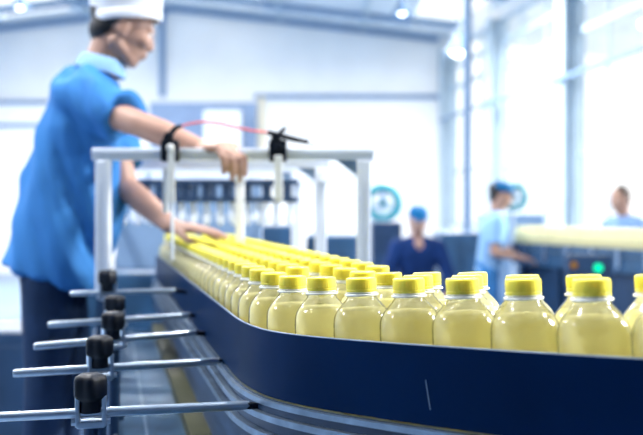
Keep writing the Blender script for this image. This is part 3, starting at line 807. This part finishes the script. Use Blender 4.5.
# teal round-backed fans
def fan(px, py, d, r, label):
    c = W(px, py, d); t = thing('standing_fan', Vector((c.x, c.y, 0)), label, 'fan', 'teal standing fans')
    mb = MB()
    ringp = [c+Vector((math.cos(a)*r, 0, math.sin(a)*r)) for a in [2*PI*k/32 for k in range(33)]]
    mb.tube(ringp, r*.30, 10, cap=False); mb.build('guard_ring', M['teal'], t, smooth='all')
    mb = MB()
    for k in range(12):
        a = 2*PI*k/12; mb.tube([c+Vector((math.cos(a)*r*.2,-.03,math.sin(a)*r*.2)), c+Vector((math.cos(a)*r,-.02,math.sin(a)*r))], .004, 6)
    mb.build('guard_wires', M['alu'], t)
    mb = MB()
    for k in range(3):
        R3 = Matrix.Rotation(2*PI*k/3,3,'Y') @ Matrix.Rotation(.5,3,'X'); mb.box(c+Matrix.Rotation(2*PI*k/3,3,'Y')@Vector((0,.0,r*.45)), (r*.5,.006,r*.6), R3)
    mb.build('blades', M['alu'], t)
    MB().tube([c+Vector((0,-.03,0)), c+Vector((0,.14,0))], r*.28, 16).build('motor', M['teal'], t, smooth=True)
    MB().tube([Vector((c.x,c.y+.08,.03)), Vector((c.x,c.y+.08,c.z-.02))], .022, 12).build('pole', M['steel'], t, smooth=True)
    MB().lathe([(0,0),(.22,0),(.22,.02),(.05,.04),(0,.04)], 24, Matrix.Translation((c.x,c.y+.08,0))).build('base', M['black'], t, smooth=True)
fan(383, 203, 10.5, .18, 'teal standing fan right of the frame\'s right post')
fan(514, 197, 10.5, .13, 'teal standing fan beyond the blue-capped worker at the far conveyor')
# dark bench behind p2
cabinet('machine_cabinet', 'grey blue machine behind the standing blue-capped worker', 'machine', 484, 545, 214, 11.5, .6, M['trimblue'])

# ------------------------------------------------------------------ building
YB = 20.0; RX0 = 2.78; RK = .147
def rx(d): return RX0+RK*(YB-d)
LX = -8.2; YF = -5.0; RIDX = -3.3
def zroof(x): return 5.98-.115*abs(x-RIDX)
def prism(mb, pts_lo, z0, z1):
    n = len(pts_lo); a = [mb.bm.verts.new((x,y,z0)) for x, y in pts_lo]; b = [mb.bm.verts.new((x,y,z1)) for x, y in pts_lo]
    mb.bm.faces.new(a[::-1]); mb.bm.faces.new(b)
    for i in range(n): mb.bm.faces.new((a[i], a[(i+1)%n], b[(i+1)%n], b[i]))
    return mb
struct('floor', prism(MB(), [(LX-.2,YF-.2),(rx(YF)+.2,YF-.2),(rx(YB)+.2,YB+.2),(LX-.2,YB+.2)], -.1, 0), M['floor'])
def gable(y0, y1, name, x1, m='wall'):
    mb = MB(); P_ = [(LX-.2,0),(x1,0),(x1,zroof(x1)),(RIDX,zroof(RIDX)),(LX-.2,zroof(LX-.2))]
    a = [mb.bm.verts.new((x,y0,z)) for x, z in P_]; b = [mb.bm.verts.new((x,y1,z)) for x, z in P_]
    mb.bm.faces.new(a); mb.bm.faces.new(b[::-1])
    for i in range(5): mb.bm.faces.new((a[i], a[(i+1)%5], b[(i+1)%5], b[i]))
    return struct(name, mb, M[m])
gable(YB, YB+.2, 'wall_back', rx(YB)+.2)
gable(YF-.2, YF, 'wall_front', rx(YF)+.2, 'darkwall')
struct('wall_left', MB().box((LX-.1,(YB+YF)/2,2.7), (.2,YB-YF,5.4)), M['wallblue'])
# right wall: sill wall, columns, windows, rails, eaves band
cols = [19.75, 16.6, 13.4, 10.2, 7.0, 3.8, .6, -2.6]
U = Vector((-RK, 1, 0)).normalized(); RN = Vector((1, RK, 0)).normalized(); Rw = Matrix((RN, U, Vector((0,0,1)))).transposed()
def rwp(d, off, z): return Vector((rx(d),d,z))+RN*off
LW = (rwp(YB,0,0)-rwp(YF,0,0)).length; mid = (YB+YF)/2
struct('wall_right', MB().box(rwp(mid,.1,.525), (.2,LW,1.05), Rw), M['wall'])
struct('wall_right_eaves', MB().box(rwp(mid,.1,5.2), (.2,LW,.5), Rw), M['wall'])
for i, d in enumerate(cols):
    mb = MB(); mb.box(rwp(d,-.18,2.48), (.02,.30,4.96), Rw); mb.box(rwp(d,-.07,2.48), (.22,.05,4.96), Rw)
    mb.box(rwp(d,.08,2.48), (.14,.30,4.96), Rw)
    struct('column_%d' % (i+1), mb, M['column'])
for i in range(len(cols)):
    d1 = cols[i]; d0 = cols[i+1] if i+1 < len(cols) else YF
    dm = (d0+d1)/2; Lp = (rwp(d1,0,0)-rwp(d0,0,0)).length
    if d1 < 2:
        struct('wall_right_%d' % i, MB().box(rwp(dm,.1,3.0), (.2,Lp,3.9), Rw), M['darkwall']); continue  # unseen bays closed off solid to keep window light off the foreground
    w = struct('window_%d' % (i+1), MB().box(rwp(dm,.08,3.0), (.008,Lp,3.9), Rw), M['glass'])
    fr = MB()
    for z, t in ((1.08,.08),(2.25,.05),(4.07,.09),(4.52,.09),(4.92,.08)): fr.box(rwp(dm,.06,z), (.05,Lp,t), Rw)
    for k in (1,2): fr.box(rwp(d0+(d1-d0)*k/3,.06,3.0), (.04,.04,3.9), Rw)
    fr.build('window_frame', M['column'], w)
struct('trim_1', MB().box(rwp(mid,-.22,3.38), (.05,LW-.5,.065), Rw), M['trimblue'])
# roof: two slopes with skylight strips, purlins
def slope_pt(x, y, dz=0): return Vector((x, y, zroof(x)+dz))
def roofpiece(mb, x0, x1, y0, y1, t=.08):
    vs = [mb.bm.verts.new(slope_pt(x,y,dz)) for dz in (0,t) for x, y in ((x0,y0),(x1,y0),(x1,y1),(x0,y1))]
    for f in ((3,2,1,0),(4,5,6,7),(0,1,5,4),(1,2,6,5),(2,3,7,6),(3,0,4,7)): mb.bm.faces.new([vs[i] for i in f])
XR = rx(YF)+.4
YSK = -1.5
sky = [(-3.25,-1.25), (-6.9,-5.4), (1.9,3.2)]
roof = MB(); xs = sorted([LX-.2, RIDX, XR]+[v for s_ in sky for v in s_])
for a, b in zip(xs, xs[1:]):
    if (a, b) in sky: continue
    roofpiece(roof, a, b, YF-.2, YB+.2)
for a, b in sky:
    roofpiece(roof, a, b, YB-.5, YB+.2); roofpiece(roof, a, b, YF-.2, YSK)
struct('ceiling', roof, M['ceiling'])
for i, (a, b) in enumerate(sky):
    g = MB(); roofpiece(g, a, b, YSK, YB-.5, .01); w = struct('window_skylight_%d' % (i+1), g, M['glass'])
    fr = MB(); y = YSK
    while y < YB-.5:
        fr.bar(slope_pt(a,y,-.02), slope_pt(b,y,-.02), .06, .06); y += 2.2
    fr.build('window_frame', M['column'], w)
pur = 0
for y in (YB-.12, YB-1.6, YB-4.4, YB-8.8):
    mb = MB(); mb.bar(slope_pt(LX,y,-.10), slope_pt(RIDX,y,-.10), .08, .11); mb.bar(slope_pt(RIDX,y,-.10), slope_pt(rx(y)-.2,y,-.10), .08, .11)
    pur += 1; struct('beam_%d' % pur, mb, M['trimblue'])
for x in (-5.1,-.9,.9):
    mb = MB(); mb.bar(slope_pt(x,YF,-.06), slope_pt(x,YB-.2,-.06), .09, .10); pur += 1; struct('beam_%d' % pur, mb, M['column'])
# back wall trims and panels
def bx(px): return (px-CX)*YB/FPX
def bz(py): return HC-(py-YH)*YB/FPX
struct('trim_2', MB().box(((bx(255)+RX0)/2, YB-.05, bz(97)), (RX0-bx(255), .1, .10)), M['trimblue'])
struct('trim_3', MB().box((bx(163), YB-.06, (bz(97)+bz(10))/2), (.12, .12, bz(10)-bz(97))), M['trimblue'])
struct('door_1', MB().box(((bx(-15)+bx(257))/2, YB-.04, bz(97)/2-.08), (bx(257)-bx(-15), .06, bz(97)-.1)), mat('blue_grey_door', (.25,.34,.50), .6))
struct('trim_4', MB().box((bx(262), YB-.06, bz(97)/2), (.10, .12, bz(97))), mat('cream_post', (.72,.64,.46), .6))
for k, y in enumerate((103,126)):
    struct('trim_%d' % (5+k), MB().box((bx(30), YB-.10, bz(y)), (bx(90)-bx(-60), .08, .10)), M['trimblue'])
struct('wall_back_panel', MB().box(((bx(-100)+bx(150))/2, YB-.08, bz(200)), (bx(150)-bx(-100), .06, bz(106)-bz(300))), M['wall'])
cb2 = thing('wall_cabinet', (bx(222), 19.2, 0), 'white tall cabinet against the blue grey part of the back wall', 'cabinet')
MB().box((bx(222)*.96, 19.4, bz(111)/2*.98), (.78,.5,bz(111)*.98), bevel=.02).build('body', M['white'], cb2)
for s_ in (-1,1): MB().box((bx(222)*.96+s_*.19, 19.14, bz(111)*.5), (.36,.02,bz(111)*.9), bevel=.004).build('door', M['white'], cb2)
# pole standing in the hall
pp = W(467.5, 208, 10.2)
po = thing('steel_pole', (pp.x, pp.y, 0), 'thin blue grey steel pole from floor to roof left of the two columns', 'pole')
MB().tube([(pp.x,pp.y,.02),(pp.x,pp.y,zroof(pp.x)-.03)], .052, 16).build('shaft', M['trimblue'], po, smooth=True)
MB().box((pp.x,pp.y,.01), (.2,.2,.02)).build('base_plate', M['trimblue'], po)
# hanging lamps in view, then unseen ones added overhead for brightness
def highbay(px, py, d, label, k=1.0, q=None):
    q = W(px, py, d) if q is None else q; t = thing('hanging_lamp', q, label, 'lamp', 'hanging hall lamps')
    zc = zroof(q.x)
    MB().tube([q+Vector((0,0,.2)), Vector((q.x,q.y,zc))], .010, 8).build('rod', M['trimblue'], t, smooth=True)
    T = Matrix.Translation(q)
    MB().lathe([(0,.24),(.05,.24),(.06,.20),(.07,.13),(.14,.06),(.19,-.02),(.185,-.02),(.135,.055),(.06,.12),(0,.125)], 24, T).build('shade', M['trimblue'], t, smooth=True)
    MB().ellipsoid(q+Vector((0,0,.03)), (.11*k,.11*k,.09*k)).build('bulb', M['lamp'], t, smooth='all')
def lampvis(loc, power, rad=.17):
    L = bpy.data.lights.new('lamp_light', 'AREA'); L.shape = 'DISK'; L.size = rad*2; L.energy = power; L.color = (1.0,.98,.95)
    o = bpy.data.objects.new('lamp_light', L); C.objects.link(o); o.location = loc
def hang_added(q): highbay(0, 0, 0, 'unseen hanging lamp added high overhead to brighten the hall', 1.0, q)
highbay(458, 52, 11.5, 'hanging lamp lit just left of the thin steel pole')
highbay(402, 14, 15.0, 'small lit hanging lamp under the roof at upper centre right', .6)
highbay(20, 8, 15.0, 'small lit hanging lamp under the roof at upper left', .6)
for px, py, d in ((458,52,11.5),(402,14,15.0),(20,8,15.0)):
    q = W(px,py,d); lampvis(q+Vector((0,0,-.03)), 260)
for x in (-5.1,-1.9,1.36,4.3):  # added out-of-view lamps that lift the bottles and the hall
    for y in (2.2, 6.2, 10.3):
        if x > 4 and y > 5 or (x > 1 and 5 < y < 8): continue
        q = Vector((x,y,4.75)); lampvis(q+Vector((0,0,-.03)), 240); hang_added(q)
for x in (-7,-4.5,-.5,2.4):  # added row that brightens the back wall
    q = Vector((x,13.8,5.0)); lampvis(q+Vector((0,0,-.03)), 320); hang_added(q)
# ------------------------------------------------------------------ light, world, camera
wd = bpy.data.worlds.new('World'); bpy.context.scene.world = wd; wd.use_nodes = True
bg = wd.node_tree.nodes['Background']; bg.inputs[0].default_value = (1.0,.99,.96,1); bg.inputs[1].default_value = 1.9
sun = bpy.data.lights.new('sun', 'SUN'); sun.energy = 13.0; sun.angle = math.radians(14); sun.color = (1.0,.97,.92)
so = bpy.data.objects.new('sun', sun); C.objects.link(so)
dirv = Vector((-1.0,-.22,-.42)).normalized(); so.rotation_euler = Vector((0,0,-1)).rotation_difference(dirv).to_euler(); so.location = (8,6,7)

cam = bpy.data.cameras.new('camera'); co = bpy.data.objects.new('camera', cam); C.objects.link(co)
co.location = (0,0,HC); co.rotation_euler = (PI/2,0,0)
cam.sensor_width = 36; cam.lens = 36*FPX/643; cam.shift_y = -(435/2-YH)/643
cam.clip_start = .05; cam.clip_end = 200
cam.dof.use_dof = True; cam.dof.focus_distance = 1.30; cam.dof.aperture_fstop = 3.2
sc = bpy.context.scene; sc.camera = co
sc.view_settings.view_transform = 'Standard'; sc.view_settings.look = 'None'; sc.view_settings.gamma = 1; sc.view_settings.exposure = -0.2
sc.cycles.transparent_max_bounces = 24; sc.cycles.max_bounces = 14; sc.cycles.diffuse_bounces = 10; sc.cycles.use_denoising = True
sc.cycles.sample_clamp_indirect = 8
